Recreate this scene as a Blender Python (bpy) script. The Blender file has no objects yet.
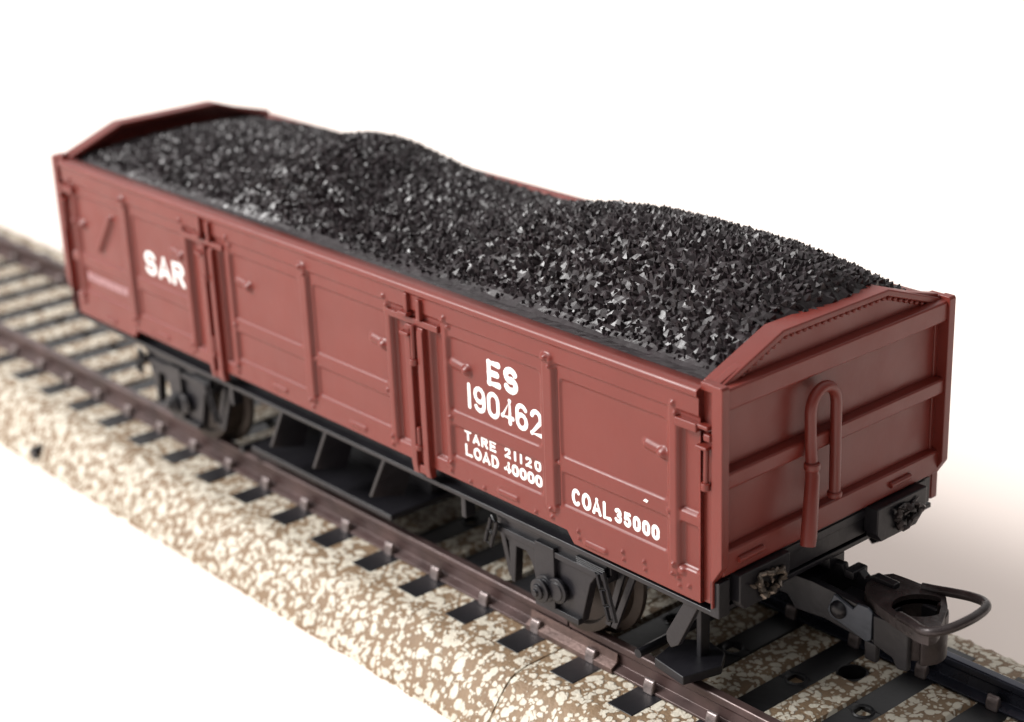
import bpy, bmesh, math, random
import numpy as np
from mathutils import Vector, Matrix, noise

S = 0.1            # one model unit (about 0.9 mm) = 0.1 Blender units
GZ = 21.0          # table height below wagon floor, in model units
random.seed(7)
rng = np.random.default_rng(7)
sc = bpy.context.scene
col = sc.collection
sc.unit_settings.scale_length = 0.0089

def V(x, y, z): return Vector((x * S, y * S, (z + GZ) * S))

# ------------------------------------------------------------------ materials
def mat(name, color, rough=0.5, metal=0.0, spec=0.5, coat=0.0, var=0.0, vscale=3.0, bump=0.0, bscale=20.0, rvar=0.0):
    m = bpy.data.materials.new(name); m.use_nodes = True
    nt = m.node_tree; b = nt.nodes['Principled BSDF']
    b.inputs['Base Color'].default_value = (*color, 1)
    b.inputs['Roughness'].default_value = rough
    b.inputs['Metallic'].default_value = metal
    b.inputs['Specular IOR Level'].default_value = spec
    b.inputs['Coat Weight'].default_value = coat
    b.inputs['Coat Roughness'].default_value = 0.25
    tc = nt.nodes.new('ShaderNodeTexCoord')
    if var > 0:
        n = nt.nodes.new('ShaderNodeTexNoise'); n.inputs['Scale'].default_value = vscale
        n.inputs['Detail'].default_value = 6
        nt.links.new(tc.outputs['Object'], n.inputs['Vector'])
        r = nt.nodes.new('ShaderNodeValToRGB')
        r.color_ramp.elements[0].position = 0.3; r.color_ramp.elements[1].position = 0.7
        r.color_ramp.elements[0].color = (*[c * (1 - var) for c in color], 1)
        r.color_ramp.elements[1].color = (*[min(1, c * (1 + var)) for c in color], 1)
        nt.links.new(n.outputs['Fac'], r.inputs['Fac']); nt.links.new(r.outputs['Color'], b.inputs['Base Color'])
    if rvar > 0:
        n2 = nt.nodes.new('ShaderNodeTexNoise'); n2.inputs['Scale'].default_value = vscale * 2.3
        n2.inputs['Detail'].default_value = 5
        nt.links.new(tc.outputs['Object'], n2.inputs['Vector'])
        mr = nt.nodes.new('ShaderNodeMapRange')
        mr.inputs['From Min'].default_value = .3; mr.inputs['From Max'].default_value = .7
        mr.inputs['To Min'].default_value = max(.05, rough - rvar); mr.inputs['To Max'].default_value = rough + rvar
        nt.links.new(n2.outputs['Fac'], mr.inputs['Value']); nt.links.new(mr.outputs['Result'], b.inputs['Roughness'])
    if bump > 0:
        n3 = nt.nodes.new('ShaderNodeTexNoise'); n3.inputs['Scale'].default_value = bscale
        n3.inputs['Detail'].default_value = 4
        nt.links.new(tc.outputs['Object'], n3.inputs['Vector'])
        bp = nt.nodes.new('ShaderNodeBump'); bp.inputs['Strength'].default_value = bump
        bp.inputs['Distance'].default_value = 0.02
        nt.links.new(n3.outputs['Fac'], bp.inputs['Height']); nt.links.new(bp.outputs['Normal'], b.inputs['Normal'])
    return m

M = {}
M['red'] = mat('red_brown_plastic', (0.158, 0.0235, 0.0165), rough=.38, spec=.46, var=.07, vscale=1.2, bump=.10, bscale=9, rvar=.07)
_b = M['red'].node_tree.nodes['Principled BSDF']; _b.inputs['Subsurface Weight'].default_value = .22
_b.inputs['Subsurface Radius'].default_value = (1, .12, .07); _b.inputs['Subsurface Scale'].default_value = .035
M['black'] = mat('black_plastic', (0.010, 0.0095, 0.012), rough=.36, spec=.36, var=.3, vscale=2, bump=.15, bscale=14, rvar=.08)
M['sleeper'] = mat('sleeper_plastic', (0.010, 0.010, 0.012), rough=.42, spec=.45, var=.3, vscale=3, bump=.12, bscale=10)
M['rail'] = mat('tarnished_rail', (0.080, 0.050, 0.047), rough=.38, metal=.35, spec=.5, var=.35, vscale=2.5, bump=.15, bscale=12, rvar=.1)
M['railtop'] = mat('blue_steel_rail', (0.035, 0.038, 0.055), rough=.28, metal=.6, spec=.6, var=.3, vscale=2.5, bump=.1, bscale=10, rvar=.06)
M['joiner'] = mat('rail_joiner_metal', (0.13, 0.085, 0.075), rough=.48, metal=.5, var=.3, vscale=5, bump=.3, bscale=25)
M['clip'] = mat('worn_metal_clip', (0.23, 0.19, 0.185), rough=.36, metal=.6, var=.45, vscale=9, bump=.5, bscale=20)
M['white'] = mat('white_lettering_ink', (0.86, 0.85, 0.83), rough=.5)
M['faded'] = mat('faded_lettering_ink', (0.42, 0.24, 0.25), rough=.6, var=.25, vscale=14)
M['coal'] = mat('glossy_coal_plastic', (0.018, 0.0125, 0.0145), rough=.37, spec=.42, var=.35, vscale=4, rvar=.14, bump=.1, bscale=30)
M['wheel'] = mat('dull_wheel_metal', (0.045, 0.034, 0.028), rough=.45, metal=.45, var=.25, vscale=4)
M['coupler'] = mat('dark_brown_coupler_metal', (0.035, 0.027, 0.027), rough=.36, metal=.35, var=.4, vscale=4, bump=.3, bscale=15, rvar=.1)
M['blued'] = mat('blued_coupler_steel', (0.05, 0.058, 0.072), rough=.35, metal=.5, var=.25, vscale=4, bump=.15, bscale=12)
M['brass'] = mat('torn_brass', (0.12, 0.098, 0.08), rough=.3, metal=.7, var=.6, vscale=9, bump=.8, bscale=14)
M['table'] = mat('white_card', (0.95, 0.85, 0.79), rough=.75, spec=.2, bump=.05, bscale=2)

def ballast_mat():
    m = bpy.data.materials.new('speckled_foam_ballast'); m.use_nodes = True
    nt = m.node_tree; b = nt.nodes['Principled BSDF']; N = nt.nodes.new; L = nt.links.new
    b.inputs['Roughness'].default_value = .6; b.inputs['Specular IOR Level'].default_value = .35
    tc = N('ShaderNodeTexCoord')
    n1 = N('ShaderNodeTexNoise'); n1.inputs['Scale'].default_value = 5.5; n1.inputs['Detail'].default_value = 3
    L(tc.outputs['Object'], n1.inputs['Vector'])
    sub = N('ShaderNodeVectorMath'); sub.operation = 'SUBTRACT'; sub.inputs[1].default_value = (.5, .5, .5)
    L(n1.outputs['Color'], sub.inputs[0])
    scl = N('ShaderNodeVectorMath'); scl.operation = 'SCALE'; scl.inputs['Scale'].default_value = .13
    L(sub.outputs[0], scl.inputs[0])
    add = N('ShaderNodeVectorMath'); add.operation = 'ADD'
    L(tc.outputs['Object'], add.inputs[0]); L(scl.outputs[0], add.inputs[1])
    def layer(scale, lo, hi, off):
        o = N('ShaderNodeVectorMath'); o.operation = 'ADD'; o.inputs[1].default_value = (off, off * .7, off * 1.3)
        L(add.outputs[0], o.inputs[0])
        v = N('ShaderNodeTexVoronoi'); v.feature = 'F1'; v.inputs['Scale'].default_value = scale
        L(o.outputs[0], v.inputs['Vector'])
        sep = N('ShaderNodeSeparateColor'); L(v.outputs['Color'], sep.inputs[0])
        mr = N('ShaderNodeMapRange'); mr.inputs['To Min'].default_value = lo; mr.inputs['To Max'].default_value = hi
        L(sep.outputs[0], mr.inputs['Value'])
        d = N('ShaderNodeMath'); d.operation = 'SUBTRACT'; L(mr.outputs[0], d.inputs[0]); L(v.outputs['Distance'], d.inputs[1])
        s = N('ShaderNodeMath'); s.operation = 'MULTIPLY'; s.inputs[1].default_value = 9; s.use_clamp = True
        L(d.outputs[0], s.inputs[0])
        return s
    a = layer(9.4, .26, .66, 0); c = layer(17, .18, .68, 3.1)
    mx = N('ShaderNodeMath'); mx.operation = 'MAXIMUM'; L(a.outputs[0], mx.inputs[0]); L(c.outputs[0], mx.inputs[1])
    n2 = N('ShaderNodeTexNoise'); n2.inputs['Scale'].default_value = 3; n2.inputs['Detail'].default_value = 5
    L(tc.outputs['Object'], n2.inputs['Vector'])
    br = N('ShaderNodeMix'); br.data_type = 'RGBA'
    br.inputs[6].default_value = (.17, .108, .062, 1); br.inputs[7].default_value = (.28, .195, .12, 1)
    L(n2.outputs['Fac'], br.inputs[0])
    cr = N('ShaderNodeMix'); cr.data_type = 'RGBA'
    cr.inputs[6].default_value = (.50, .445, .355, 1); cr.inputs[7].default_value = (.73, .69, .59, 1)
    L(n1.outputs['Fac'], cr.inputs[0])
    f = N('ShaderNodeMix'); f.data_type = 'RGBA'
    L(mx.outputs[0], f.inputs[0]); L(br.outputs[2], f.inputs[6]); L(cr.outputs[2], f.inputs[7])
    L(f.outputs[2], b.inputs['Base Color'])
    bp = N('ShaderNodeBump'); bp.inputs['Strength'].default_value = .5; bp.inputs['Distance'].default_value = .03
    n4 = N('ShaderNodeTexNoise'); n4.inputs['Scale'].default_value = 22; n4.inputs['Detail'].default_value = 5
    L(tc.outputs['Object'], n4.inputs['Vector'])
    ad = N('ShaderNodeMath'); ad.operation = 'ADD'; L(mx.outputs[0], ad.inputs[0]); L(n4.outputs['Fac'], ad.inputs[1])
    L(ad.outputs[0], bp.inputs['Height']); L(bp.outputs['Normal'], b.inputs['Normal'])
    return m
M['ballast'] = ballast_mat()

# ------------------------------------------------------------------ builders
WORLD = {}
def props(o, label=None, cat=None, group=None, kind=None):
    if label: o['label'] = label
    if cat: o['category'] = cat
    if group: o['group'] = group
    if kind: o['kind'] = kind
    return o
def empty(name, loc):
    o = bpy.data.objects.new(name, None); col.objects.link(o); o.location = loc
    o.empty_display_size = .3; WORLD[o] = Vector(loc); return o

class MB:
    def __init__(s): s.v = []; s.f = []
    def add(s, vs, fs):
        n = len(s.v); s.v += [tuple(v) for v in vs]; s.f += [tuple(i + n for i in f) for f in fs]; return s
    def box(s, x0, x1, y0, y1, z0, z1):
        if x0 > x1: x0, x1 = x1, x0
        if y0 > y1: y0, y1 = y1, y0
        if z0 > z1: z0, z1 = z1, z0
        vs = [(x, y, z) for x in (x0, x1) for y in (y0, y1) for z in (z0, z1)]
        return s.add(vs, [(0, 1, 3, 2), (4, 6, 7, 5), (0, 4, 5, 1), (2, 3, 7, 6), (0, 2, 6, 4), (1, 5, 7, 3)])
    def prism(s, poly, ax, a, b):
        """polygon in the two axes other than ax, extruded a..b along ax"""
        n = len(poly)
        def P(u, w, t):
            return (t, u, w) if ax == 0 else ((u, t, w) if ax == 1 else (u, w, t))
        vs = [P(u, w, a) for u, w in poly] + [P(u, w, b) for u, w in poly]
        fs = [tuple(range(n)), tuple(range(2 * n - 1, n - 1, -1))]
        fs += [(i, i + n, (i + 1) % n + n, (i + 1) % n) for i in range(n)]
        return s.add(vs, fs)
    def tube(s, pts, r, n=12, closed=False):
        pts = [Vector(p) for p in pts]; m = len(pts); rs = r if isinstance(r, (list, tuple)) else [r] * m
        base = len(s.v); up = None
        for i, p in enumerate(pts):
            t = (pts[(i + 1) % m] - pts[i - 1]) if closed else (pts[min(i + 1, m - 1)] - pts[max(i - 1, 0)])
            t.normalize()
            if up is None:
                up = Vector((0, 0, 1)) if abs(t.z) < .9 else Vector((1, 0, 0))
            a = (up - t * up.dot(t)).normalized(); up = a; bb = t.cross(a)
            for k in range(n):
                an = 2 * math.pi * k / n
                s.v.append(tuple(p + (a * math.cos(an) + bb * math.sin(an)) * rs[i]))
        seg = m if closed else m - 1
        for i in range(seg):
            for k in range(n):
                j = (i + 1) % m
                s.f.append((base + i * n + k, base + i * n + (k + 1) % n, base + j * n + (k + 1) % n, base + j * n + k))
        if not closed:
            s.f.append(tuple(base + k for k in range(n - 1, -1, -1)))
            s.f.append(tuple(base + (m - 1) * n + k for k in range(n)))
        return s
    def lathe(s, c, prof, ax=1, n=28):
        """prof = [(t along axis, radius)], closed ends"""
        base = len(s.v)
        for t, r in prof:
            for k in range(n):
                an = 2 * math.pi * k / n; u, w = r * math.cos(an), r * math.sin(an)
                d = (t, u, w) if ax == 0 else ((u, t, w) if ax == 1 else (u, w, t))
                s.v.append((c[0] + d[0], c[1] + d[1], c[2] + d[2]))
        m = len(prof)
        for i in range(m - 1):
            for k in range(n):
                s.f.append((base + i * n + k, base + i * n + (k + 1) % n, base + (i + 1) * n + (k + 1) % n, base + (i + 1) * n + k))
        s.f.append(tuple(base + k for k in range(n))); s.f.append(tuple(base + (m - 1) * n + k for k in range(n)))
        return s
    def build(s, name, m, parent=None, bevel=.12, seg=2, smooth=False, origin=None, recalc=True):
        vs = [V(*v) for v in s.v]
        if origin is None:
            lo = [min(v[i] for v in vs) for i in range(3)]; hi = [max(v[i] for v in vs) for i in range(3)]
            o0 = Vector([(lo[i] + hi[i]) / 2 for i in range(3)]); o0.z = lo[2]
        else: o0 = Vector(origin)
        me = bpy.data.meshes.new(name); me.from_pydata([v - o0 for v in vs], [], s.f)
        if recalc:
            bm = bmesh.new(); bm.from_mesh(me); bmesh.ops.recalc_face_normals(bm, faces=bm.faces[:]); bm.to_mesh(me); bm.free()
        me.materials.append(m)
        if smooth:
            me.polygons.foreach_set('use_smooth', [True] * len(me.polygons))
        o = bpy.data.objects.new(name, me); col.objects.link(o); WORLD[o] = o0
        if parent: o.parent = parent; o.location = o0 - WORLD[parent]
        else: o.location = o0
        if bevel:
            b = o.modifiers.new('edge', 'BEVEL'); b.width = bevel * S; b.segments = seg; b.limit_method = 'ANGLE'
            b.angle_limit = math.radians(35)
        if smooth or bevel:
            me.polygons.foreach_set('use_smooth', [True] * len(me.polygons))
            bm = bmesh.new(); bm.from_mesh(me)
            if not bevel:
                for e in bm.edges:
                    if len(e.link_faces) == 2 and e.calc_face_angle(0) > math.radians(38): e.smooth = False
            bm.to_mesh(me); bm.free()
            if bevel:
                w = o.modifiers.new('normals', 'WEIGHTED_NORMAL'); w.keep_sharp = True
        return o

# ------------------------------------------------------------------ dimensions
L = 109.4; W = 30.0; YC = 15.0; RZ = -12.69        # RZ = rail head
YN, YF = YC - 9.8, YC + 9.8                         # rail centre lines
XJ = -24.1                                          # joint between the two track sections
FOOT = -15.45

# ------------------------------------------------------------------ table
tb = bpy.data.meshes.new('table_surface')
tb.from_pydata([(-400, -400, 0), (400, -400, 0), (400, 400, 0), (-400, 400, 0)], [], [(0, 1, 2, 3)])
tb.materials.append(M['table'])
t = bpy.data.objects.new('table_surface', tb); col.objects.link(t); props(t, kind='structure')
t['label'] = 'plain white surface under the model track'

# ------------------------------------------------------------------ ballast + track
def fbm(x, y, z, s): return noise.noise(Vector((x * s, y * s, z * s)))
HOLES = [(-1.8, 19.6, 1.5)]
def ballast(x0, x1, label, seed):
    prof = [(-6.6, -21.0), (-6.5, -20.6), (-6.2, -20.0), (-5.6, -19.2), (-4.9, -18.3), (-4.2, -17.4), (-3.5, -16.6), (-2.8, -16.05),
            (-2.1, -15.75), (-1.4, -15.56), (-.6, -15.54), (.4, -15.53)]
    ys = list(np.arange(1.0, 29.3, .45))
    prof += [(y, -15.53 if (y < 6.6 or y > 23.4) else -15.22) for y in ys]
    prof += [(W - y, z) for y, z in reversed(prof[:12])]
    xs = np.linspace(x0, x1, int((x1 - x0) / .5) + 1)
    vs = []; n = len(prof)
    near_h = [h for h in HOLES if x0 < h[0] < x1]
    for i, x in enumerate(xs):
        for j, (y, z) in enumerate(prof):
            e = 0 if j in (0, n - 1) else 1
            side = (y < -1 or y > W + 1)
            # sleeper slots are part of the moulding
            k = (-20.3 - x) / 7.75; fr = abs(k - round(k)) * 7.75
            d = .16 * fbm(x, y, z, .9) * e + .10 * fbm(x + 9, y, z, 2.2) * e
            if side: d *= 1.1
            zz = z + d
            yy = y + (.14 * fbm(x, y, 3, .55) + .12 * fbm(x, 1, z, 1.7)) * (1 if side or j in (0, n - 1) else 0)
            if -.8 < y < W + .8: zz = z + d * .22
            if fr < 1.72 and 6.8 < y < W - 6.8: zz = min(zz, -15.9)
            for hx, hy, hr in near_h:
                if math.hypot(x - hx, y - hy) < hr * .95: zz = -18.5
            vs.append((x, yy, zz))
    fs = [(i * n + j, (i + 1) * n + j, (i + 1) * n + j + 1, i * n + j + 1) for i in range(len(xs) - 1) for j in range(n - 1)]
    b = len(vs)
    fs += [tuple(range(n - 1, -1, -1)), tuple((len(xs) - 1) * n + j for j in range(n))]
    mb = MB(); mb.add(vs, fs)
    o = mb.build('ballast_bed', M['ballast'], bevel=0, smooth=True)
    props(o, label, 'track ballast', 'speckled ballast beds under the two track sections')
    return o
ballast(-262, XJ - .11, 'long cream and brown speckled ballast bed under most of the wagon, running out of view', 1)
bed2 = ballast(XJ + .11, 50, 'short cream and brown speckled ballast bed under the coupler end of the wagon', 2)

def rail_profile(y):
    return [(y - 1.25, FOOT), (y + 1.25, FOOT), (y + 1.25, FOOT + .28), (y + .3, FOOT + .62), (y + .22, FOOT + 1.7), (y + .52, RZ - .75),
            (y + .52, RZ - .14), (y + .38, RZ), (y - .38, RZ), (y - .52, RZ - .14), (y - .52, RZ - .75), (y - .22, FOOT + 1.7),
            (y - .3, FOOT + .62), (y - 1.25, FOOT + .28)]
def sleeper_mesh(mb, x):
    a, b = x - 1.6, x + 1.6; t = -15.46; bt = -16.25
    mb.box(a, b, 0.1, 14.55, bt, t); mb.box(a, b, 15.95, 29.9, bt, t)
    mb.box(a, x - .7, 14.55, 15.95, bt, t); mb.box(x + .7, b, 14.55, 15.95, bt, t)
def track(x0, x1, label, ks):
    r = empty('track_section', V((x0 + x1) / 2, YC, FOOT)); props(r, label, 'model track', 'model railway track sections')
    for y, m in ((YN, M['rail']), (YF, M['railtop'] if x1 > 0 else M['rail'])):
        mb = MB(); mb.prism(rail_profile(y), 0, x0, x1)
        o = mb.build('rail', m, r, bevel=.05, seg=1)
        o['label'] = 'near brown tarnished rail' if y < 15 else ('far dark rail with a bluish sheen' if x1 > 0 else 'far brown tarnished rail')
    proto = None
    for k in ks:
        x = -20.3 - 7.75 * k
        if proto is None:
            mb = MB(); sleeper_mesh(mb, x); s_ = mb.build('sleeper', M['sleeper'], r, bevel=.08, seg=1)
            for y in (YN, YF):
                for sg in (-1, 1):
                    c = MB(); yy = y + sg * 1.15
                    c.prism([(yy - .38, -15.5), (yy + .38, -15.5), (yy + .36 - sg * .05, -14.6), (yy + .1 - sg * .15, -14.05), (yy - .25 - sg * .1, -14.1), (yy - .36 - sg * .03, -14.7)], 0, x - .62, x + .62)
                    c.build('rail_clip', M['clip'], s_, bevel=.16, seg=2)
            rg = MB(); rg.lathe((x, 15.25, -15.47), [(0, .78), (.12, .9), (.16, 1.0), (0, 1.12)], ax=2, n=20)
            rg.f = rg.f[:-2]
            rg.build('pin_hole_rim', M['sleeper'], s_, bevel=0, smooth=True)
            proto = s_
            px = x
        else:
            c = proto.copy(); col.objects.link(c); c.parent = r
            c.location = proto.location + Vector(((x - px) * S, 0, 0))
            for ch in list(proto.children):
                d = ch.copy(); col.objects.link(d); d.parent = c
    return r
tA = track(-262, XJ - .12, 'long track section with near brown rail under most of the wagon', range(1, 31))
tB = track(XJ + .12, 50, 'short track section under the coupler end of the wagon', range(0, -9, -1))
for y in (YN, YF):
    mb = MB()
    for s_ in (-1, 1):
        mb.prism([(y + s_ * 1.45, FOOT - .02), (y + s_ * 1.45, FOOT + .55), (y + s_ * .75, FOOT + .95), (y + s_ * .60, RZ - .9), (y + s_ * .56, RZ - 1.0),
                  (y + s_ * .35, FOOT + .95), (y + s_ * 1.28, FOOT + .33), (y + s_ * 1.28, FOOT - .02)], 0, XJ - 5.2 if y < 15 else XJ - 4, XJ + 6.8 if y < 15 else XJ + 5)
    o = mb.build('rail_joiner', M['joiner'], tA, bevel=.1, seg=2)
h = HOLES[0]
mb = MB(); mb.lathe((h[0], h[1], -15.42), [(-3, 1.3), (.1, 1.3), (.14, 1.36), (.08, 1.5), (-.3, 1.58)], ax=2, n=24); mb.f = mb.f[:-2]
mb.add([(h[0] + 1.32 * math.cos(a), h[1] + 1.32 * math.sin(a), -17.6) for a in np.linspace(0, 6.28, 20)[:-1]], [tuple(range(19))])
o = mb.build('pin_hole', M['sleeper'], bed2, bevel=0, smooth=True)

# small black stub on the near shoulder, far left
mb = MB(); mb.lathe((-112.2, -5.7, -19.4), [(-.9, .8), (.5, .8), (.75, .6)], ax=1, n=16)
o = mb.build('plastic_stub', M['sleeper'], bevel=.1); props(o, 'small black plug sticking out of the ballast shoulder near the left edge', 'plug')

# ------------------------------------------------------------------ wagon
wagon = empty('open_wagon', V(-L / 2, YC, RZ))
props(wagon, 'red-brown open coal wagon lettered ES 190462 standing on the model track', 'model wagon')

def sstep(a, b, x): t = np.clip((x - a) / (b - a), 0, 1); return t * t * (3 - 2 * t)
def rrect(X, Z, x0, x1, z0, z1, r=.5, w=.16):
    cx, cz = (x0 + x1) / 2, (z0 + z1) / 2
    qx = np.abs(X - cx) - (x1 - x0) / 2 + r; qz = np.abs(Z - cz) - (z1 - z0) / 2 + r
    d = np.hypot(np.maximum(qx, 0), np.maximum(qz, 0)) + np.minimum(np.maximum(qx, qz), 0) - r
    return sstep(w, -w, d)
def capsule(X, Z, a, b, r, w=.15):
    ax, az = a; bx, bz = b; dx, dz = bx - ax, bz - az
    t = np.clip(((X - ax) * dx + (Z - az) * dz) / (dx * dx + dz * dz), 0, 1)
    return sstep(r + w, r - w, np.hypot(X - ax - t * dx, Z - az - t * dz))
def dome(X, Z, x, z, r): return np.sqrt(np.clip(1 - ((X - x) ** 2 + (Z - z) ** 2) / r ** 2, 0, 1))

XR, XL = -2.35, -L + 2.3
def bottom_edge(x):
    # deeper skirt at both ends
    a = np.clip((x + 18.7) / .9, 0, 1); b = np.clip((-93.2 - x) / .9, 0, 1)
    return .38 - 1.08 * np.maximum(a, b)
def side_height(X, Z):
    H = np.zeros_like(X)
    H += .22 * sstep(16.05, 16.2, Z)
    H += .28 * sstep(17.75, 18.0, Z)
    bays = [(-104.6, -94.4), (-91.6, -80.6), (-71.0, -58.4), (-56.0, -43.9), (-34.4, -21.8), (-19.2, -6.2)]
    for a, b in bays:
        H -= .23 * rrect(X, Z, a, b, 7.4, 14.78, w=.19)
        H -= .23 * rrect(X, Z, a, b, 2.7, 5.9, r=.35, w=.19)
    for a, b in ((-4.75, -2.75), (-107.0, -105.6)):
        H -= .45 * rrect(X, Z, a, b, 7.2, 14.55, r=.2); H -= .45 * rrect(X, Z, a, b, 2.0, 6.1, r=.2)
    for a, b in ((-42.9, -40.7), (-37.0, -35.2), (-79.6, -77.6), (-73.3, -71.9)):
        H -= .5 * rrect(X, Z, a, b, 1.8, 14.7, r=.2)
    # stanchions
    for x in (-20.45, -57.25, -93.0):
        H += .32 * rrect(X, Z, x - .75, x + .75, 1.6, 16.9, r=.6)
        H -= .25 * rrect(X, Z, x + .62, x + .98, 2.4, 15.6, r=.15, w=.12)
    # frames beside the doors
    for x in (-43.4, -34.9, -80.1, -71.45):
        H += .16 * rrect(X, Z, x - .45, x + .45, 1.2, 16.3, r=.3)
    H += .22 * rrect(X, Z, -5.9, -4.9, .9, 16.2, r=.3) + .22 * rrect(X, Z, -105.5, -104.9, .9, 16.2, r=.3)
    # lozenge handles
    for a, b, z in ((-8.7, -6.7, 11.7), (-46.4, -44.5, 11.4), (-70.2, -68.0, 11.75), (-34.0, -31.9, 12.1), (-83.4, -81.4, 12.2), (-105.3, -103.6, 11.3)):
        H += .3 * capsule(X, Z, (a, z + .12), (b, z - .12), .36, .32) + .3 * dome(X, Z, b, z - .12, .6)
    H += .55 * capsule(X, Z, (-96.8, 13.2), (-100.1, 8.9), .38, .18)
    # oblong steps on the bottom band
    for a, b, z in ((-16.2, -13.8, -.05), (-27.8, -25.4, 1.15), (-64.4, -62.3, 1.4), (-50.7, -48.4, 1.2), (-100.5, -98.3, .1), (-88, -86, 1.2)):
        H += .2 * capsule(X, Z, (a, z), (b, z), .26, .15)
    # rivets
    R = []
    for x in (-20.45, -57.25, -93.0, -34.6, -43.7, -71.2, -80.4, -5.35, -105.2):
        R += [(x, 16.55, .30), (x + .35, 15.75, .26), (x, 1.95, .28), (x - .15, 1.0, .26)]
    for x in (-19.6, -34.4, -56.4, -71.0, -44.2, -6.0): R += [(x, 6.65, .26)]
    for x in (-4.9, -17.2, -11.6, -9.0, -22.8, -32, -30): R += [(x, .75, .2), (x + .1, .05, .17)]
    for x in (-3.7,): R += [(x - .8, 1.55, .42), (x, .4, .2)]
    for x, z, r in R: H += .26 * dome(X, Z, x, z, r)
    return H
dx = .13
xs = np.arange(XL, XR + .001, dx); zs = np.arange(-.75, 18.71, .125)
X, Z = np.meshgrid(xs, zs, indexing='ij')
H = side_height(X, Z)
Zb = np.maximum(Z, bottom_edge(X))
yy = -H * 1.0 + .0
# soft roll of the top rim
top = sstep(18.35, 18.7, Z); yy = yy + .28 * top
nx, nz = X.shape
verts = np.stack([X, yy, Zb], -1).reshape(-1, 3)
idx = np.arange(nx * nz).reshape(nx, nz)
faces = np.stack([idx[:-1, :-1], idx[1:, :-1], idx[1:, 1:], idx[:-1, 1:]], -1).reshape(-1, 4)
keep = (np.abs(verts[faces[:, 0], 2] - verts[faces[:, 3], 2]) + np.abs(verts[faces[:, 1], 2] - verts[faces[:, 2], 2])) > 1e-6
faces = faces[keep]
def side_obj(near):
    v = verts.tolist(); f = [tuple(q) for q in faces.tolist()]
    # inner skin and top cap
    n0 = len(v)
    tl = [v[i] for i in idx[:, -1]]
    v += [(x, 1.25, 18.7) for x in xs]; v += [(x, 1.25, -.7) for x in xs]
    for i in range(nx - 1):
        f.append((idx[i, -1], idx[i + 1, -1], n0 + i + 1, n0 + i))
        f.append((n0 + i, n0 + i + 1, n0 + nx + i + 1, n0 + nx + i))
    bl = bottom_edge(xs)
    for i in range(nx): v[n0 + nx + i] = (xs[i], 1.25, float(bl[i]))
    for i in range(nx - 1):
        f.append((n0 + nx + i, n0 + nx + i + 1, idx[i + 1, 0], idx[i, 0]))
    for i, sgn in ((nx - 1, 1), (0, -1)):
        f.append(tuple(int(q) for q in ([idx[i, k] for k in range(nz)] + [n0 + i, n0 + nx + i])[::sgn]))
    if not near: v = [(x, W - y, z) for x, y, z in v]; f = [q[::-1] for q in f]
    mb = MB(); mb.v = v; mb.f = f
    o = mb.build('side_panel', M['red'], wagon, bevel=0, smooth=False, recalc=False)
    o.data.polygons.foreach_set('use_smooth', [True] * len(o.data.polygons))
    return o
sideN = side_obj(True); sideF = side_obj(False)

# lettering (sub-parts of the near side)
RY = .225
def arc(cx, cy, rx, ry, a0, a1, n=12):
    return [(cx + rx * math.cos(math.radians(a0 + (a1 - a0) * i / n)), cy + ry * math.sin(math.radians(a0 + (a1 - a0) * i / n))) for i in range(n + 1)]
G = {
 '1': [[(.5, 0), (.5, 1)]], 'I': [[(.5, 0), (.5, 1)]],
 '0': [arc(.5, .68, .5, .32, 0, 180) + arc(.5, .32, .5, .32, 180, 360) + [(1, .68)]],
 '9': [arc(.5, .7, .48, .3, 0, 360), [(.98, .7), (.98, .35)] + arc(.5, .28, .48, .28, 0, -150, 8)],
 '6': [arc(.5, .3, .48, .3, 0, 360), [(.02, .3), (.02, .65)] + arc(.5, .72, .48, .28, 180, 30, 8)],
 '4': [[(.76, 0), (.76, 1), (-.04, .24), (1.05, .24)]],
 '2': [arc(.5, .7, .46, .3, 160, -30, 10) + [(.02, 0), (1, 0)]],
 '3': [arc(.45, .74, .45, .26, 150, -80, 10), arc(.45, .27, .5, .27, 85, -150, 10)],
 '5': [[(.92, 1), (.12, 1), (.08, .55)] + arc(.46, .32, .5, .32, 110, -150, 12)],
 'E': [[(.95, 0), (.05, 0), (.05, 1), (.95, 1)], [(.05, .5), (.8, .5)]],
 'S': [arc(.5, .74, .44, .26, 25, 265, 12) + arc(.5, .27, .46, .27, 85, -155, 12)],
 'T': [[(0, 1), (1, 1)], [(.5, 1), (.5, 0)]],
 'A': [[(0, 0), (.5, 1), (1, 0)], [(.18, .26), (.82, .26)]],
 'R': [[(.05, 0), (.05, 1), (.55, 1)] + arc(.6, .76, .36, .24, 90, -90, 8) + [(.05, .52)], [(.5, .5), (.98, 0)]],
 'L': [[(.05, 1), (.05, 0), (.95, 0)]],
 'O': [arc(.5, .5, .52, .5, 0, 360, 24)],
 'D': [[(.05, 0), (.05, 1), (.45, 1)] + arc(.45, .5, .5, .5, 90, -90, 12) + [(.05, 0)]],
 'C': [arc(.5, .5, .5, .5, 48, 312, 18)],
}
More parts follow.
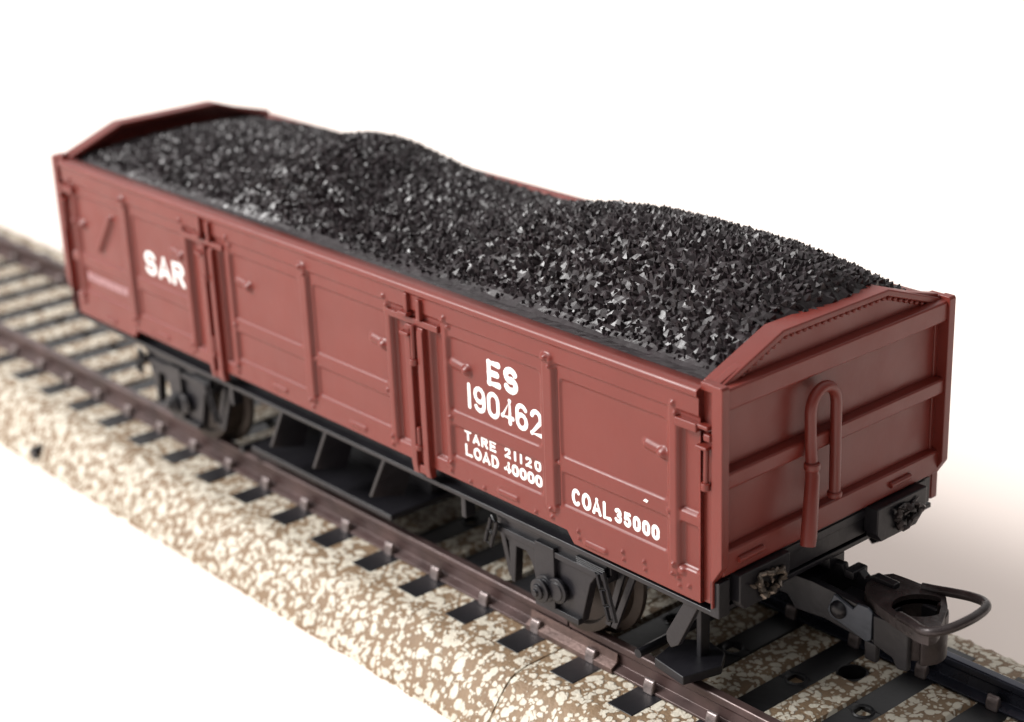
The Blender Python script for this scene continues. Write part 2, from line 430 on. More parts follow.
def letters(body, x0, x1, z0, z1, y, m, w, label, gap=.42):
    """painted characters as rounded flat strokes of half-width w"""
    mb = MB(); n = len(body); wt = [(.25 if c in '1I' else 1) for c in body]
    cell = (x1 - x0 - 2 * w - (n - 1) * (gap + 2 * w)) / sum(wt); x = x0 + w
    for c, k in zip(body, wt):
        cw = cell * k
        for st in G[c]:
            pts = [(x + (u if c not in '1I' else .5) * cw, z0 + w + v * (z1 - z0 - 2 * w)) for u, v in st]
            closed = math.dist(pts[0], pts[-1]) < 1e-6
            if closed: pts = pts[:-1]
            jx = [w * random.uniform(.93, 1.07) for _ in pts]
            b0 = len(mb.v); mb.tube([(px_, 0, pz_) for px_, pz_ in pts], jx, 10, closed=closed)
            for q in range(b0, len(mb.v)): mb.v[q] = (mb.v[q][0], y + mb.v[q][1] * .06, mb.v[q][2])
            for px_, pz_ in pts:      # round joints and ends
                b0 = len(mb.v); mb.lathe((px_, 0, pz_), [(-w * .8, w * .55), (0, w), (w * .8, w * .55)], ax=1, n=12)
                for q in range(b0, len(mb.v)): mb.v[q] = (mb.v[q][0], y + mb.v[q][1] * .05, mb.v[q][2])
        x += cw + gap + 2 * w
    o = mb.build('lettering', m, sideN, bevel=0); o['label'] = label
    return o
LW = M['white']
letters('ES', -29.3, -24.85, 11.3, 13.95, RY, LW, .33, 'white lettering ES', .22)
letters('190462', -32.3, -21.75, 8.15, 10.8, RY, LW, .235, 'white number 190462', .2)
letters('TARE', -32.9, -28.3, 4.72, 5.86, RY, LW, .15, 'small white word TARE', .16)
letters('21120', -27.2, -22.15, 4.74, 5.84, RY, LW, .15, 'small white number 21120', .36)
letters('LOAD', -32.9, -28.0, 3.15, 4.42, RY, LW, .155, 'small white word LOAD', .12)
letters('40000', -27.3, -22.05, 3.22, 4.42, RY, LW, .165, 'small white number 40000', .1)
letters('COAL', -18.2, -13.1, 3.0, 4.7, RY, LW, .19, 'white word COAL', .12)
letters('35000', -12.8, -7.35, 3.15, 4.6, RY, LW, .185, 'white number 35000', .17)
letters('SAR', -90.0, -81.3, 8.2, 11.1, RY, LW, .31, 'white lettering SAR', .3)
mb = MB(); x = -104.2
while x < -95.2:
    w = random.uniform(.35, .6)
    mb.prism([(x, 4.15 + random.uniform(-.1, .1)), (x + w, 4.1), (x + w + .05, 5.15 + random.uniform(-.15, .1)), (x + .05, 5.1)], 1, RY - .035, RY + .05)
    x += w + .22
mb.build('faded_mark', M['faded'], sideN, bevel=0)
mb = MB(); mb.prism([(-9.0, 6.55), (-8.55, 6.48), (-8.4, 6.72), (-8.75, 6.8)], 1, -.06, .02)
mb.build('paint_chip', M['white'], sideN, bevel=0)

# door bars, straps and latches (both sides)
def sy(y, far): return W - y if far else y
for far in (False, True):
    par = sideF if far else sideN
    def bx(mb, x0, x1, y0, y1, z0, z1): mb.box(x0, x1, sy(y0, far), sy(y1, far), z0, z1)
    for xa, xb, s0, s1 in ((-39.85, -38.0, -43.2, -35.4), (-76.0, -74.3, -79.9, -71.9)):
        for x in (xa, xb):
            mb = MB(); pr = [(-.55, .25), (-.58, .6), (-.58, 14.3), (-.4, 14.75), (.3, 14.75), (.3, -.7), (-.4, -.7)]
            mb.prism([(sy(a, far), z) for a, z in pr], 0, x - .42, x + .42)
            mb.build('door_bar', M['red'], par, bevel=.1)
            mb = MB(); bx(mb, x - .28, x + .28, -.62, .1, 15.55, 17.85 if x == xa else 17.6); mb.build('door_bar', M['red'], par, bevel=.1)
        mb = MB(); bx(mb, xa + .3, xb - .3, -.35, .3, -.6, .3); mb.build('bar_foot', M['red'], par, bevel=.1)
        mb = MB(); bx(mb, s0, s1, -.42, .1, 14.85, 15.5); bx(mb, xa - .9, xa + .5, -.95, -.1, 15.65, 16.0)
        bx(mb, xa - .6, xa + .7, -1.05, -.1, 13.75, 14.1)
        mb.build('door_strap', M['red'], par, bevel=.1)
        mb = MB(); xm = (xa + xb) / 2
        mb.tube([(xm, sy(-.55, far), 14.9), (xm, sy(-.6, far), 10.8)], .26, 10); mb.lathe((xm, sy(-.6, far), 11.2), [(-.3, .45), (.3, .45)], ax=2, n=12)
        mb.tube([(xm, sy(-.45, far), 4.4), (xm, sy(-.45, far), 2.4)], .26, 10); mb.lathe((xm, sy(-.5, far), 2.3), [(-.25, .42), (.25, .42)], ax=2, n=12)
        mb.build('latch_pin', M['red'], par, bevel=.06)

# corner posts
def prof_post(end):
    p = [(-1.15, -.7), (-1.0, -.72), (-1.0, 1.8), (-.1, 3.2), (0, 3.4), (0, 19.0), (-.15, 19.2), (-1.15, 19.2)]
    return p if end else [(-L - x, z - (.35 if z > 18 else 0)) for x, z in p]
for end in (True, False):
    e = 1 if end else -1
    ex = (lambda x: x) if end else (lambda x: -L - x)
    for far in (False, True):
        mb = MB(); mb.prism(prof_post(end), 1, sy(-.12, far), sy(.75, far))
        po = mb.build('corner_post', M['red'], wagon, bevel=.12)
        mb = MB(); mb.box(ex(-2.6), ex(-1.1), sy(.45, far), sy(1.2, far), -.7, 18.6)
        mb.box(ex(-2.5), ex(-1.1), sy(.05, far), sy(1.0, far), 18.45, 19.15)
        mb.build('post_web', M['red'], po, bevel=.08)
        mb = MB(); mb.box(ex(-4.9), ex(-2.5), sy(-.5, far), sy(.3, far), 14.85, 15.6); mb.box(ex(-2.7), ex(-1.4), sy(-.35, far), sy(.6, far), 15.25, 15.6)
        mb.box(ex(-2.6), ex(-1.35), sy(-.55, far), sy(.6, far), 13.55, 13.85)
        mb.box(ex(-1.9), ex(-1.2), sy(-.3, far), sy(.6, far), 14.3, 14.9)
        mb.build('hinge_bracket', M['red'], po, bevel=.1)
        mb = MB(); mb.tube([(ex(-1.75), sy(-.05, far), 13.7), (ex(-1.75), sy(-.1, far), 10.4)], .24, 10)
        mb.lathe((ex(-1.75), sy(-.1, far), 10.3), [(-.35, .42), (.3, .42)], ax=2, n=12)
        mb.build('hinge_pin', M['red'], po, bevel=.06)

# end panels
def end_panel(end):
    ex = (lambda x: x) if end else (lambda x: -L - x)
    out = [(.8, 1.9), (29.2, 1.9), (29.2, 19.3), (21.9, 21.35), (8.1, 21.35), (.8, 19.0)]
    mb = MB(); mb.prism(out, 0, ex(-1.25), ex(-2.1)); pan = mb.build('end_panel', M['red'], wagon, bevel=.08)
    # gable rim
    g = [(.95, 18.9), (8.2, 21.65), (21.8, 21.65), (29.35, 18.9)]
    gi = [(.95, 18.25), (8.35, 21.05), (21.65, 21.05), (29.35, 18.25)]
    mb = MB(); mb.prism(g + gi[::-1], 0, ex(-.95), ex(-3.1)); mb.build('gable_rim', M['red'], pan, bevel=.14)
    # rivets below the rim
    mb = MB()
    for a, b in ((0, 1), (1, 2), (2, 3)):
        n = int(math.hypot(gi[b][0] - gi[a][0], gi[b][1] - gi[a][1]) / .78)
        for i in range(n):
            t_ = (i + .5) / n; y = gi[a][0] + (gi[b][0] - gi[a][0]) * t_; z = gi[a][1] + (gi[b][1] - gi[a][1]) * t_ - .16
            if y < 2 or y > 28: continue
            mb.lathe((ex(-1.2), y, z), [(-.1 * (1 if end else -1), .24), (.12 * (1 if end else -1), .20), (.2 * (1 if end else -1), .08)], ax=0, n=8)
    mb.build('rivets', M['red'], pan, bevel=0, smooth=True)
    for z0, z1, xo in ((16.8, 18.9, -.25), (9.9, 11.55, -.25), (2.0, 4.45, -.5)):
        mb = MB(); mb.prism([(ex(-1.3), z0), (ex(xo - .1), z0 + .12), (ex(xo), z0 + .35), (ex(xo), z1 - .25), (ex(xo - .12), z1 - .1), (ex(-1.3), z1)], 1, .7, 29.3)
        mb.build('end_rib', M['red'], pan, bevel=.07)
    for a, b in ((2.4, 5.4), (22.3, 25.1)):
        mb = MB(); mb.tube([(ex(-.42), a, 3.2), (ex(-.42), b, 3.25)], .3, 10)
        mb.build('step_ridge', M['red'], pan, bevel=.05)
    # hooked brake pipe
    xo = .05
    pts = [(1.6, 8.75, 2.9), (1.5, 8.95, 3.7), (1.05, 9.7, 6.6), (.75, 10.15, 8.6), (.5, 10.3, 9.6), (xo + .2, 10.4, 11.5), (xo + .1, 10.45, 14.0)]
    c = (12.1, 14.0); r = 1.65
    for i in range(1, 12):
        a = math.pi * (1 - i / 12); pts.append((xo + .1, c[0] + r * math.cos(a), c[1] + r * 1.15 * math.sin(a)))
    pts += [(xo + .1, 13.75, 13.9), (xo + .1, 13.8, 10), (xo + .1, 13.85, 5.4)]
    rr = [.66, .70, .66, .62] + [.50] * (len(pts) - 4)
    mb = MB(); mb.tube([(ex(p[0]), p[1] if end else W - p[1], p[2]) for p in pts], rr, 16)
    pipe = mb.build('brake_pipe', M['red'], pan, bevel=0, smooth=True)
    mb = MB()
    yq = (lambda y: y if end else W - y)
    mb.lathe((ex(.6), yq(10.25), 9.4), [(-.35, .55), (-.25, .70), (.25, .70), (.35, .55)], ax=2, n=18); mb.build('pipe_collar', M['red'], pan, bevel=.08); mb = MB()
    mb.lathe((ex(xo + .1), yq(13.85), 5.6), [(-.4, .55), (-.3, .66), (.1, .66), (.2, .55)], ax=2, n=18); mb.build('pipe_collar', M['red'], pan, bevel=.08); mb = MB()
    # headstock
    mb = MB(); mb.box(ex(-3), ex(-1.15), 1.6, 28.4, -.9, 1.85); mb.box(ex(-3), ex(-1.0), 1.6, 28.4, .75, 1.6)
    hs = mb.build('headstock', M['black'], wagon, bevel=.1)
    for far in (False, True):
        mb = MB(); mb.box(ex(-1.5), ex(-.5 if not far else -1.05), sy(.15 if not far else .9, far), sy(1.5 if not far else 2, far), -1.6 if not far else -.9, 1.7); mb.build('headstock_bracket', M['black'], hs, bevel=.1)
        mb = MB(); y0, y1 = (2.05, 8.3) if not far else (19.6, 26.6)
        mb.prism([(y0, -.55), (y0 + .6, -1.35), (y1 - 1.4, -1.35), (y1, -.1), (y1, 2.0), (y0, 2.0)], 0, ex(-1.1), ex(.45 if far else .1))
        bp_ = mb.build('buffer_plate', M['black'], hs, bevel=.12)
        # torn stub where the buffer broke off
        mb = MB(); cy = (y0 + y1) / 2 + .3; n = 40; rg = random.Random(5 if far else 9)
        xo2 = .5 if far else .15
        pts = []
        for i in range(n):
            a = 2 * math.pi * i / n; k = 1 + .28 * math.sin(3 * a + 1) + rg.uniform(-.13, .13)
            pts.append((ex(xo2 + .25 + rg.uniform(-.2, .25)), cy + 1.45 * k * math.cos(a), .35 + .95 * k * math.sin(a)))
        mb.tube(pts, [rg.uniform(.16, .36) for _ in pts], 8, closed=True)
        for i in range(9):
            a = rg.uniform(0, 6.28); q = rg.uniform(.2, 1.9)
            p0 = (ex(xo2 + rg.uniform(0, .3)), cy + q * math.cos(a), .35 + .6 * q * math.sin(a)); 
            mb.tube([p0, (p0[0] + rg.uniform(-.1, .15), p0[1] + rg.uniform(-.8, .8), p0[2] + rg.uniform(-.5, .5))], [.2, .08], 6)
        mb.build('torn_buffer_stub', M['brass'] if not far else M['coupler'], bp_, bevel=0, smooth=True)
    return pan, hs
end_panel(True); end_panel(False)

# floor and underframe
mb = MB(); mb.box(-L + 2.2, -2.2, 1.2, 28.8, .1, 1.5); mb.build('wagon_floor', M['black'], wagon)
mb = MB(); mb.box(-L + 1.2, -1.2, .35, 29.65, -1.75, -1.25); uf = mb.build('underframe', M['black'], wagon, bevel=.1)
mb = MB(); mb.box(-L + 3, -3, 1.6, 28.4, -1.4, .15)
mb.build('solebar', M['black'], uf, bevel=.1)
for far in (False, True):
    for x in (-64.2, -56.2, -46.2):
        mb = MB(); y0, y1 = sy(.4, far), sy(4.6, far)
        mb.add([(x - .28, y0, -1.5), (x + .28, y0, -1.5), (x - 2.6, y0, -6.7), (x - 3.1, y0, -6.7),
                (x - .28, y1, -1.5), (x + .28, y1, -1.5), (x - 2.6, y1, -7.9), (x - 3.1, y1, -7.9)],
               [(0, 1, 2, 3), (7, 6, 5, 4), (0, 4, 5, 1), (1, 5, 6, 2), (2, 6, 7, 3), (3, 7, 4, 0)])
        mb.build('truss_fin', M['black'], wagon, bevel=.08)
    for x in (-34.5, -75):
        mb = MB(); mb.box(x - .35, x + .35, sy(.9, far), sy(2.2, far), -4.2, -1.5); mb.build('hanger_bracket', M['black'], wagon, bevel=.1)
mb = MB(); mb.box(-75, -49, 2.8, 27.2, -10.4, -9.7); mb.box(-70, -50, 9, 21, -9.8, -1.5)
mb.build('weight_plate', M['black'], wagon, bevel=.15)

# bogies
def bogie(xc, label):
    b = empty('axle_unit', V(xc, YC, RZ)); b.parent = wagon; b.location = b.location - WORLD[wagon]; b['label'] = label
    for far in (False, True):
        o = [(-7.4, -2.5), (7.6, -2.5), (7.7, -4.2), (5.6, -4.45), (4.9, -5.4), (3.6, -9.9), (-2.2, -9.9), (-2.6, -7.6), (-3.0, -6.2), (-3.8, -5.2),
             (-5.2, -5.2), (-5.6, -9.2), (-6.15, -9.2), (-6.3, -5.0), (-7.5, -4.2)]
        mb = MB(); mb.prism([(xc + x, z) for x, z in o], 1, sy(1.7, far), sy(2.7, far))
        sf = mb.build('spring_frame', M['black'], b, bevel=.12)
        mb = MB(); mb.box(xc - 7.6, xc + 7.7, sy(1.3, far), sy(1.9, far), -4.15, -3.55); mb.box(xc - 7.4, xc + 7.4, sy(1.4, far), sy(1.9, far), -2.75, -2.35)
        mb.box(xc - 2.0, xc + .6, sy(1.2, far), sy(1.9, far), -9.5, -3.2)
        mb.box(xc - 2.2, xc + 3.7, sy(1.25, far), sy(1.9, far), -9.95, -9.35)
        for i in range(4): mb.box(xc + 3.6 + i * .02, xc + 7.4, sy(1.25 - .05 * i, far), sy(1.8, far), -3.5 + .22 * i - .0, -3.38 + .22 * i)
        mb.build('frame_rib', M['black'], b, bevel=.07)
        mb = MB(); d = -1 if not far else 1
        mb.lathe((xc - .75, sy(1.3, far), -7.75), [(0, 1.35), (d * .25, 1.35), (d * .3, 1.0), (d * .6, 1.0), (d * .65, 1.2), (d * .85, 1.2), (d * .9, .75), (d * 1.2, .75), (d * 1.25, .4), (d * 1.5, .35)], ax=1, n=28)
        mb.lathe((xc + 1.0, sy(1.4, far), -7.35), [(0, 1.25), (d * .35, 1.25), (d * .4, .9), (d * .55, .9)], ax=1, n=28)
        mb.build('axle_box', M['black'], b, bevel=.05, seg=1)
        for s_, x0, z0 in ((1, xc + 7.3, -3.3), (-1, xc - 7.6, -3.0)):
            mb = MB()
            for i in range(3 if s_ > 0 else 2):
                cx = x0 + (.5 if s_ > 0 else -.55) * i; cz = z0 - 1.45 * i - .55
                w, h_ = .42, .72
                c_, s2 = math.cos(.3 * s_), math.sin(.3 * s_)
                pts = [(u * c_ - v_ * s2, u * s2 + v_ * c_) for u, v_ in ((-w, -h_), (w, -h_), (w, h_), (-w, h_))]
                mb.tube([(cx + u, sy(.95, far), cz + v_) for u, v_ in pts], .24, 8, closed=True)
            mb.build('hanger_link', M['black'], b, bevel=0, smooth=True)
    x = xc + .5; zc = RZ + 5.4
    for far in (False, True):
        d = 1 if not far else -1; y0 = (YN - 1.2) if not far else (YF + 1.2)
        mb = MB(); mb.lathe((x, y0, zc), [(d * .5, .9), (d * .5, 4.3), (0, 4.5), (0, 5.3), (d * 2.3, 5.42), (d * 2.55, 6.35), (d * 3.1, 6.35), (d * 3.3, 5.6), (d * 3.3, 4.4), (d * 2.6, 4.0), (d * 2.3, 1.4), (d * 2.8, 1.1)], ax=1, n=64)
        mb.build('wheel', M['wheel'], b, bevel=.05, seg=1)
    mb = MB(); mb.lathe((x, 2.6, zc), [(0, .6), (24.8, .6)], ax=1, n=16); mb.build('axle', M['black'], b, bevel=0, smooth=True)
    for far in (False, True):
        for q0, q1 in ((8.9, 6.3), (10.3, 7.1), (-8.9, -6.9)):
            mb = MB(); mb.prism([(xc + q0 - .35, -1.5), (xc + q0 + .35, -1.5), (xc + q1 + .35, -9.3), (xc + q1 - .35, -9.3)], 1, sy(2.4, far), sy(2.75, far))
            mb.build('axle_guard', M['black'], b, bevel=.06)
    mb = MB(); mb.box(xc - 2.5, xc + 2.5, 2.7, 27.3, -6.0, -3.0); mb.box(xc - 1.5, xc + 1.5, 13, 17, -3.0, -1.5); mb.build('bolster', M['black'], b)
    mb = MB(); mb.tube([(xc + 9.4, 3.2, -11.3), (xc + 9.2, 26.8, -11.3)], .45, 10); mb.box(xc + 2, xc + 9.4, 13.8, 16.2, -6.5, -5.4)
    mb.box(xc + 8.9, xc + 9.6, 14.4, 15.6, -11.3, -5.4); mb.build('brake_rod', M['black'], b, bevel=0)
    return b
bogie(-22.6, 'axle unit at the coupler end'); bogie(-87.2, 'axle unit at the far end')

# strut and guard plate at the near corner, and its twin
for far in (False, True):
    mb = MB()
    mb.add([(-4.9, sy(.7, far), -1.6), (-3.3, sy(.7, far), -1.6), (-6.0, sy(1.0, far), -6.6), (-7.5, sy(1.0, far), -5.9), (-7.4, sy(1.0, far), -6.7), (-6.9, sy(1.0, far), -7.2)] +
           [(-4.9, sy(1.3, far), -1.6), (-3.3, sy(1.3, far), -1.6), (-6.0, sy(1.6, far), -6.6), (-7.5, sy(1.6, far), -5.9), (-7.4, sy(1.6, far), -6.7), (-6.9, sy(1.6, far), -7.2)],
           [(0, 3, 4, 5, 2, 1), (7, 8, 11, 10, 9, 6), (0, 1, 7, 6), (1, 2, 8, 7), (2, 5, 11, 8), (5, 4, 10, 11), (4, 3, 9, 10), (3, 0, 6, 9)])
    mb.build('guard_strut', M['black'], wagon, bevel=.1)
    mb = MB(); mb.box(-9.0, -8.4, sy(6.4, far), sy(7.6, far), -11.2, -1.6); mb.build('guard_post', M['black'], wagon, bevel=.1)
    mb = MB(); P_ = [(-11.3, 3.4), (-7.2, 2.8), (-6.1, 6.6), (-7.4, 8.5), (-10.0, 9.1), (-12.2, 7.4)]
    mb.prism([(x, sy(y, far)) for x, y in P_], 2, -11.0, -11.9); mb.build('guard_plate', M['black'], wagon, bevel=.12)

# coupler
cp = empty('coupler', V(-3, 15, -6)); cp.parent = wagon; cp.location = cp.location - WORLD[wagon]
mb = MB()
mb.prism([(-12, -4.6), (-6.2, -4.6), (-4.6, -3.7), (-1.8, -3.5), (.4, -3.6), (4.2, -3.9), (5.2, -4.1), (5.2, -7.2), (-.3, -6.7), (-3.6, -7.0), (-4.6, -5.9), (-12, -6.2)], 1, 13.5, 14.3)
mb.prism([(-12, -4.6), (-4.8, -4.4), (-3.5, -2.9), (-.9, -2.7), (-.7, -3.4), (.1, -3.0), (.9, -2.6), (1.6, -3.1), (2.5, -2.5), (4.8, -2.6), (4.8, -6.9), (-4, -6.9)], 1, 16.6, 17.4)
mb.box(-4.5, -2.6, 14.2, 16.7, -6.8, -4.2); mb.box(.2, 5, 14.2, 16.7, -6.6, -4.4)
mb.build('drawbar', M['black'], cp, bevel=.14)
mb = MB(); mb.box(-3.0, -1.8, 15.9, 18.0, -3.3, -2.2); mb.box(-.2, .9, 15.9, 17.9, -3.4, -2.6); mb.box(-2.6, .4, 14.2, 15.0, -5.2, -4.2)
mb.build('drawbar_lug', M['black'], cp, bevel=.14)
mb = MB(); mb.prism([(.9, -3.65), (3.0, -4.3), (3.5, -3.6), (4.6, -3.55), (5.1, -3.9), (5.05, -6.6), (4.6, -6.95), (.6, -6.0), (.2, -5.4)], 1, 13.2, 13.52)
mb.build('cheek_plate', M['blued'], cp, bevel=.12)
mb = MB(); mb.lathe((1.5, 13.25, -4.95), [(0, .85), (-.25, .82), (-.5, .6), (-.62, .3)], ax=1, n=20); mb.build('rivet', M['black'], cp, bevel=0, smooth=True)
mb = MB(); mb.prism([(5.2, -3.95), (8.9, -3.75), (9.0, -5.2), (9.0, -8.0), (7.9, -8.2), (7.4, -7.3), (5.3, -6.8)], 1, 13.1, 13.75)
mb.prism([(5.2, -3.98), (6.0, -3.98), (6.0, -6.8), (5.3, -6.8)], 1, 13.7, 17.9); mb.prism([(5.2, -3.98), (8.6, -3.98), (8.2, -7.2), (5.3, -6.8)], 1, 17.6, 18.2)
mb.prism([(4.2, -6.8), (5.6, -6.8), (5.6, -8.7), (4.3, -8.7)], 1, 13.3, 13.9)
mb.build('coupler_head', M['black'], cp, bevel=.2)
# ring plate with oval eye
outer = [(3.0, 14.7), (3.9, 14.1), (5.3, 13.45), (7.4, 12.8), (9.2, 12.35), (10.8, 12.0), (12.0, 12.3), (11.8, 13.4), (11.0, 15.0), (9.9, 17.2), (8.6, 18.7), (7.2, 19.3), (5.6, 19.0), (4.6, 19.0), (2.9, 18.9), (2.2, 17.8), (2.3, 16)]
cx, cy, n = 8.0, 15.9, 48
def ray_poly(a):
    d = (math.cos(a), math.sin(a)); best = None
    for i in range(len(outer)):
        p, q = outer[i], outer[(i + 1) % len(outer)]
        ex_, ey_ = q[0] - p[0], q[1] - p[1]; den = d[0] * ey_ - d[1] * ex_
        if abs(den) < 1e-9: continue
        t_ = ((p[0] - cx) * ey_ - (p[1] - cy) * ex_) / den; u = ((p[0] - cx) * d[1] - (p[1] - cy) * d[0]) / den
        if t_ > 0 and -1e-6 <= u <= 1 + 1e-6: best = t_ if best is None else max(best, t_)
    return (cx + d[0] * best, cy + d[1] * best)
mb = MB(); vs = []
for a in np.linspace(0, 2 * math.pi, n, endpoint=False):
    ox, oy = ray_poly(a); an = a - .95
    rr_ = 1 / math.sqrt((math.cos(an) / 2.4) ** 2 + (math.sin(an) / 1.95) ** 2)
    rr_ = min(rr_, math.hypot(ox - cx, oy - cy) - .55)
    ix, iy = cx + rr_ * math.cos(a), cy + rr_ * math.sin(a)
    vs += [(ox, oy, -3.05), (ox, oy, -3.95), (ix, iy, -3.05), (ix, iy, -3.95), (ix, iy, -7.3)]
fs = []
for i in range(n):
    j = (i + 1) % n; a, b = i * 5, j * 5
    fs += [(a, b, b + 2, a + 2), (a, a + 1, b + 1, b), (a + 2, b + 2, b + 3, a + 3), (a + 1, a + 3, b + 3, b + 1), (a + 3, b + 3, b + 4, a + 4)]
mb.add(vs, fs); mb.build('coupler_eye', M['coupler'], cp, bevel=0, smooth=True)
mb = MB()
arc = [(cx + 2.5 * math.cos(a), cy + 2.3 * math.sin(a)) for a in np.linspace(-.9, 1.35, 12)]
arc2 = [(cx + 1.9 * math.cos(a), cy + 1.8 * math.sin(a)) for a in np.linspace(1.35, -.9, 12)]
mb.prism(arc + arc2, 2, -7.6, -3.3); mb.build('coupler_jaw', M['coupler'], cp, bevel=.15)
def P2(x, y): return (x, y, -3.05 + .22 * max(0, x - 7))
loop = [(x - max(0, x - 8) * .12, y) for x, y in [(6.2, 18.6), (7.6, 18.9), (9.5, 18.9), (11.6, 18.75), (13.4, 18.2), (14.4, 17.2), (14.75, 15.6), (14.7, 13.9), (14.3, 12.2), (13.4, 11.2), (12.2, 11.15), (10.9, 11.75), (9.5, 12.35), (8.0, 12.9)]]
# smooth the loop
pts = []
for i in range(len(loop) - 1):
    p0 = Vector(P2(*loop[max(i - 1, 0)])); p1 = Vector(P2(*loop[i])); p2 = Vector(P2(*loop[i + 1])); p3 = Vector(P2(*loop[min(i + 2, len(loop) - 1)]))
    for k in range(4):
        t_ = k / 4
        pts.append(tuple(.5 * ((2 * p1) + (p2 - p0) * t_ + (2 * p0 - 5 * p1 + 4 * p2 - p3) * t_ ** 2 + (3 * p1 - p0 - 3 * p2 + p3) * t_ ** 3)))
mb = MB(); mb.tube(pts, .42, 12); mb.build('coupler_loop', M['coupler'], cp, bevel=0, smooth=True)
# pocket that carries the coupler under the floor
mb = MB(); mb.box(-13, -4.5, 12.6, 18.4, -4.5, -1.7); mb.build('coupler_pocket', M['black'], cp)

# ------------------------------------------------------------------ coal load
kx = [-107.4, -104, -100, -92, -83, -76, -72.6, -68.9, -64.5, -59.4, -52.8, -46.5, -40.4, -37, -32, -26.5, -21, -16, -11, -7, -4, -2.4]
kz = [19.4, 19.9, 20.9, 21.9, 22.2, 22.6, 24.3, 24.6, 23.4, 22.0, 21.4, 21.2, 22.3, 23.1, 24.1, 24.8, 25.0, 25.0, 24.8, 24.3, 23.6, 22.0]
def ystart(x): return 2.1 + 1.2 * min(1, max(0, (x + 100) / 60.))
def ch(x, y):
    c = np.interp(x, kx, kz) - 18.3 - .1
    y0_ = ystart(x); t = np.clip((y - y0_) / (28.7 - y0_), 0, 1)
    q_ = min(1, max(0, (x + 107) / 75.)); s = np.sin(np.pi * t ** 1.08) ** (.55 + .33 * q_)
    return 18.3 + c * s
gx = np.arange(-107.25, -2.2, .5); gy = np.arange(1.3, 28.8, .45)
vs = []; fs = []
for x in gx:
    for y in gy: vs.append((x, y, float(ch(x, y)) + .15 * fbm(x, y, 0, .7) + (rng.uniform(-.42, .05) if ystart(x) + .9 < y < 28 else rng.uniform(-.04, .04))))
ny = len(gy)
for i in range(len(gx) - 1):
    for j in range(ny - 1): fs.append((i * ny + j, (i + 1) * ny + j, (i + 1) * ny + j + 1, i * ny + j + 1))
nn = len(vs); x0, x1, y0, y1 = gx[0], gx[-1], gy[0], gy[-1]
ring = [i * ny for i in range(len(gx))] + [(len(gx) - 1) * ny + j for j in range(1, ny)] + [i * ny + ny - 1 for i in range(len(gx) - 2, -1, -1)] + [j for j in range(ny - 2, 0, -1)]
for r_ in ring: vs.append((vs[r_][0], vs[r_][1], 15.5))
for k in range(len(ring)):
    q = (k + 1) % len(ring); fs.append((ring[q], ring[k], nn + k, nn + q))
mb = MB(); mb.add(vs, fs)
# crystals: irregular pyramids pressed into the surface
sp = .51
for x in np.arange(-106.6, -2.8, sp):
    for y in np.arange(2.4, 28.3, sp * .95):
        px = x + rng.uniform(-.42, .42); py = y + rng.uniform(-.42, .42)
        if py < ystart(px) + .25: continue
        z = float(ch(px, py)); e = .5
        gxn = (float(ch(px + e, py)) - z) / e; gyn = (float(ch(px, py + e)) - z) / e
        nrm = Vector((-gxn, -gyn, 1)).normalized()
        k = rng.choice([3, 3, 4, 4, 5]); r = rng.uniform(.30, .56) * (1 if px > -70 else .85); hgt = rng.uniform(.25, .75) * r + .06
        nrm = (nrm + Vector((rng.uniform(-.32, .32), rng.uniform(-.32, .32), 0))).normalized()
        a = Vector((1, 0, 0)); a = (a - nrm * a.dot(nrm)).normalized(); b_ = nrm.cross(a)
        ph = rng.uniform(0, 6.28); c = Vector((px, py, z))
        base = [c - nrm * .25 + (a * math.cos(ph + 6.283 * q / k + rng.uniform(-.25, .25)) + b_ * math.sin(ph + 6.283 * q / k + rng.uniform(-.25, .25))) * r for q in range(k)]
        apex = c + nrm * hgt + a * rng.uniform(-.3, .3) * r + b_ * rng.uniform(-.3, .3) * r
        if rng.random() < .25 and k > 3:   # chipped top
            tops = [apex * .72 + q * .28 + Vector((0, 0, .05)) for q in base]
            mb.add(base + tops, [(q, (q + 1) % k, k + (q + 1) % k, k + q) for q in range(k)] + [tuple(range(k, 2 * k))])
        else:
            mb.add(base + [apex], [(q, (q + 1) % k, k) for q in range(k)])
coal = mb.build('coal_load', M['coal'], bevel=0, smooth=False, recalc=False)
props(coal, 'glossy black heaped coal filling the open wagon to its rim', 'coal', kind='stuff')

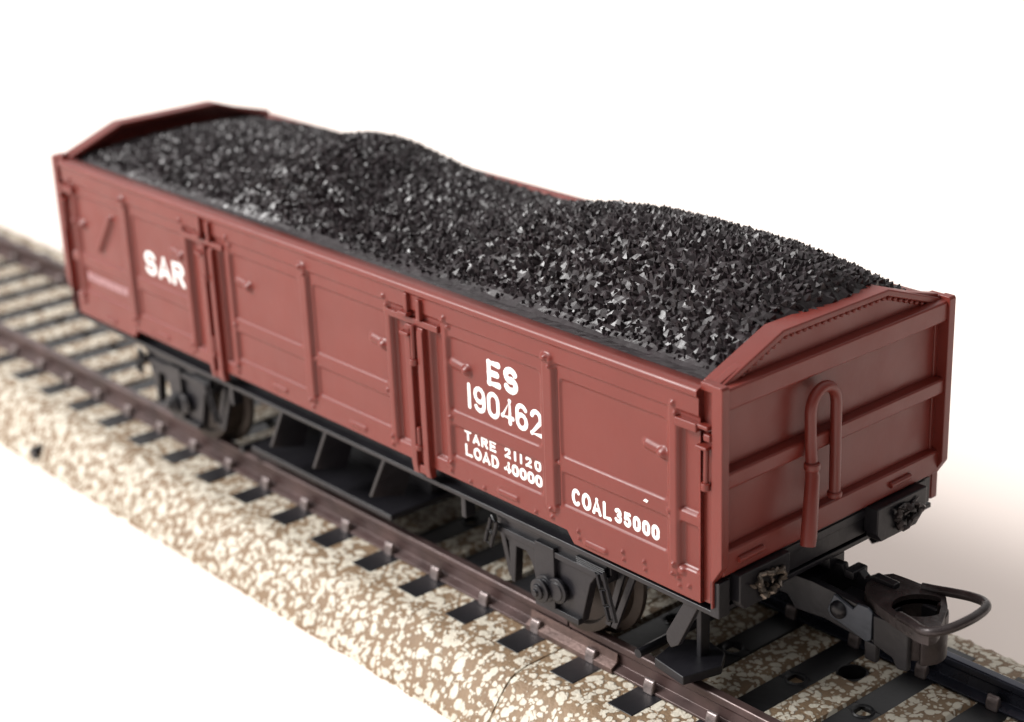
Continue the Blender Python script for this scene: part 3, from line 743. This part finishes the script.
# ------------------------------------------------------------------ light
w = bpy.data.worlds.new('World'); sc.world = w; w.use_nodes = True
nt = w.node_tree; bg = nt.nodes['Background']; bg.inputs['Strength'].default_value = 1.0
tc = nt.nodes.new('ShaderNodeTexCoord'); dp = nt.nodes.new('ShaderNodeVectorMath'); dp.operation = 'DOT_PRODUCT'
dp.inputs[1].default_value = Vector((-.78, -.05, .62)).normalized()
nt.links.new(tc.outputs['Generated'], dp.inputs[0])
rp = nt.nodes.new('ShaderNodeValToRGB'); rp.color_ramp.elements[0].position = .25; rp.color_ramp.elements[1].position = 1
rp.color_ramp.elements[0].color = (.02, .017, .016, 1); rp.color_ramp.elements[1].color = (1.12, 1.09, 1.07, 1)
mr = nt.nodes.new('ShaderNodeMapRange'); mr.inputs['From Min'].default_value = -1
nt.links.new(dp.outputs['Value'], mr.inputs['Value']); nt.links.new(mr.outputs[0], rp.inputs[0]); nt.links.new(rp.outputs[0], bg.inputs['Color'])
def area(name, loc, target, size, power, color):
    l = bpy.data.lights.new(name, 'AREA'); l.shape = 'RECTANGLE'; l.size, l.size_y = size; l.energy = power; l.color = color
    o = bpy.data.objects.new(name, l); col.objects.link(o); o.location = loc
    o.rotation_euler = (Vector(target) - Vector(loc)).to_track_quat('-Z', 'Y').to_euler(); return o
ctr = V(-50, 15, 0)
area('window_light', ctr + Vector((-84, -92, 98)), ctr, (64, 64), 400000, (1, .985, .97))

# ------------------------------------------------------------------ camera
cam = bpy.data.cameras.new('camera'); co = bpy.data.objects.new('camera', cam); col.objects.link(co); sc.camera = co
co.location = V(90.459, -98.585, 74.094)
co.rotation_euler = (1.1985, .0372, .8510)
cam.sensor_width = 36; cam.lens = 1836.96 * 36 / 1024
cam.clip_start = .1; cam.clip_end = 3000
cam.dof.use_dof = True; cam.dof.focus_distance = 15.9; cam.dof.aperture_fstop = .33
sc.view_settings.view_transform = 'Standard'; sc.view_settings.look = 'None'; sc.view_settings.exposure = 0.0; sc.view_settings.gamma = 1
sc.cycles.max_bounces = 8
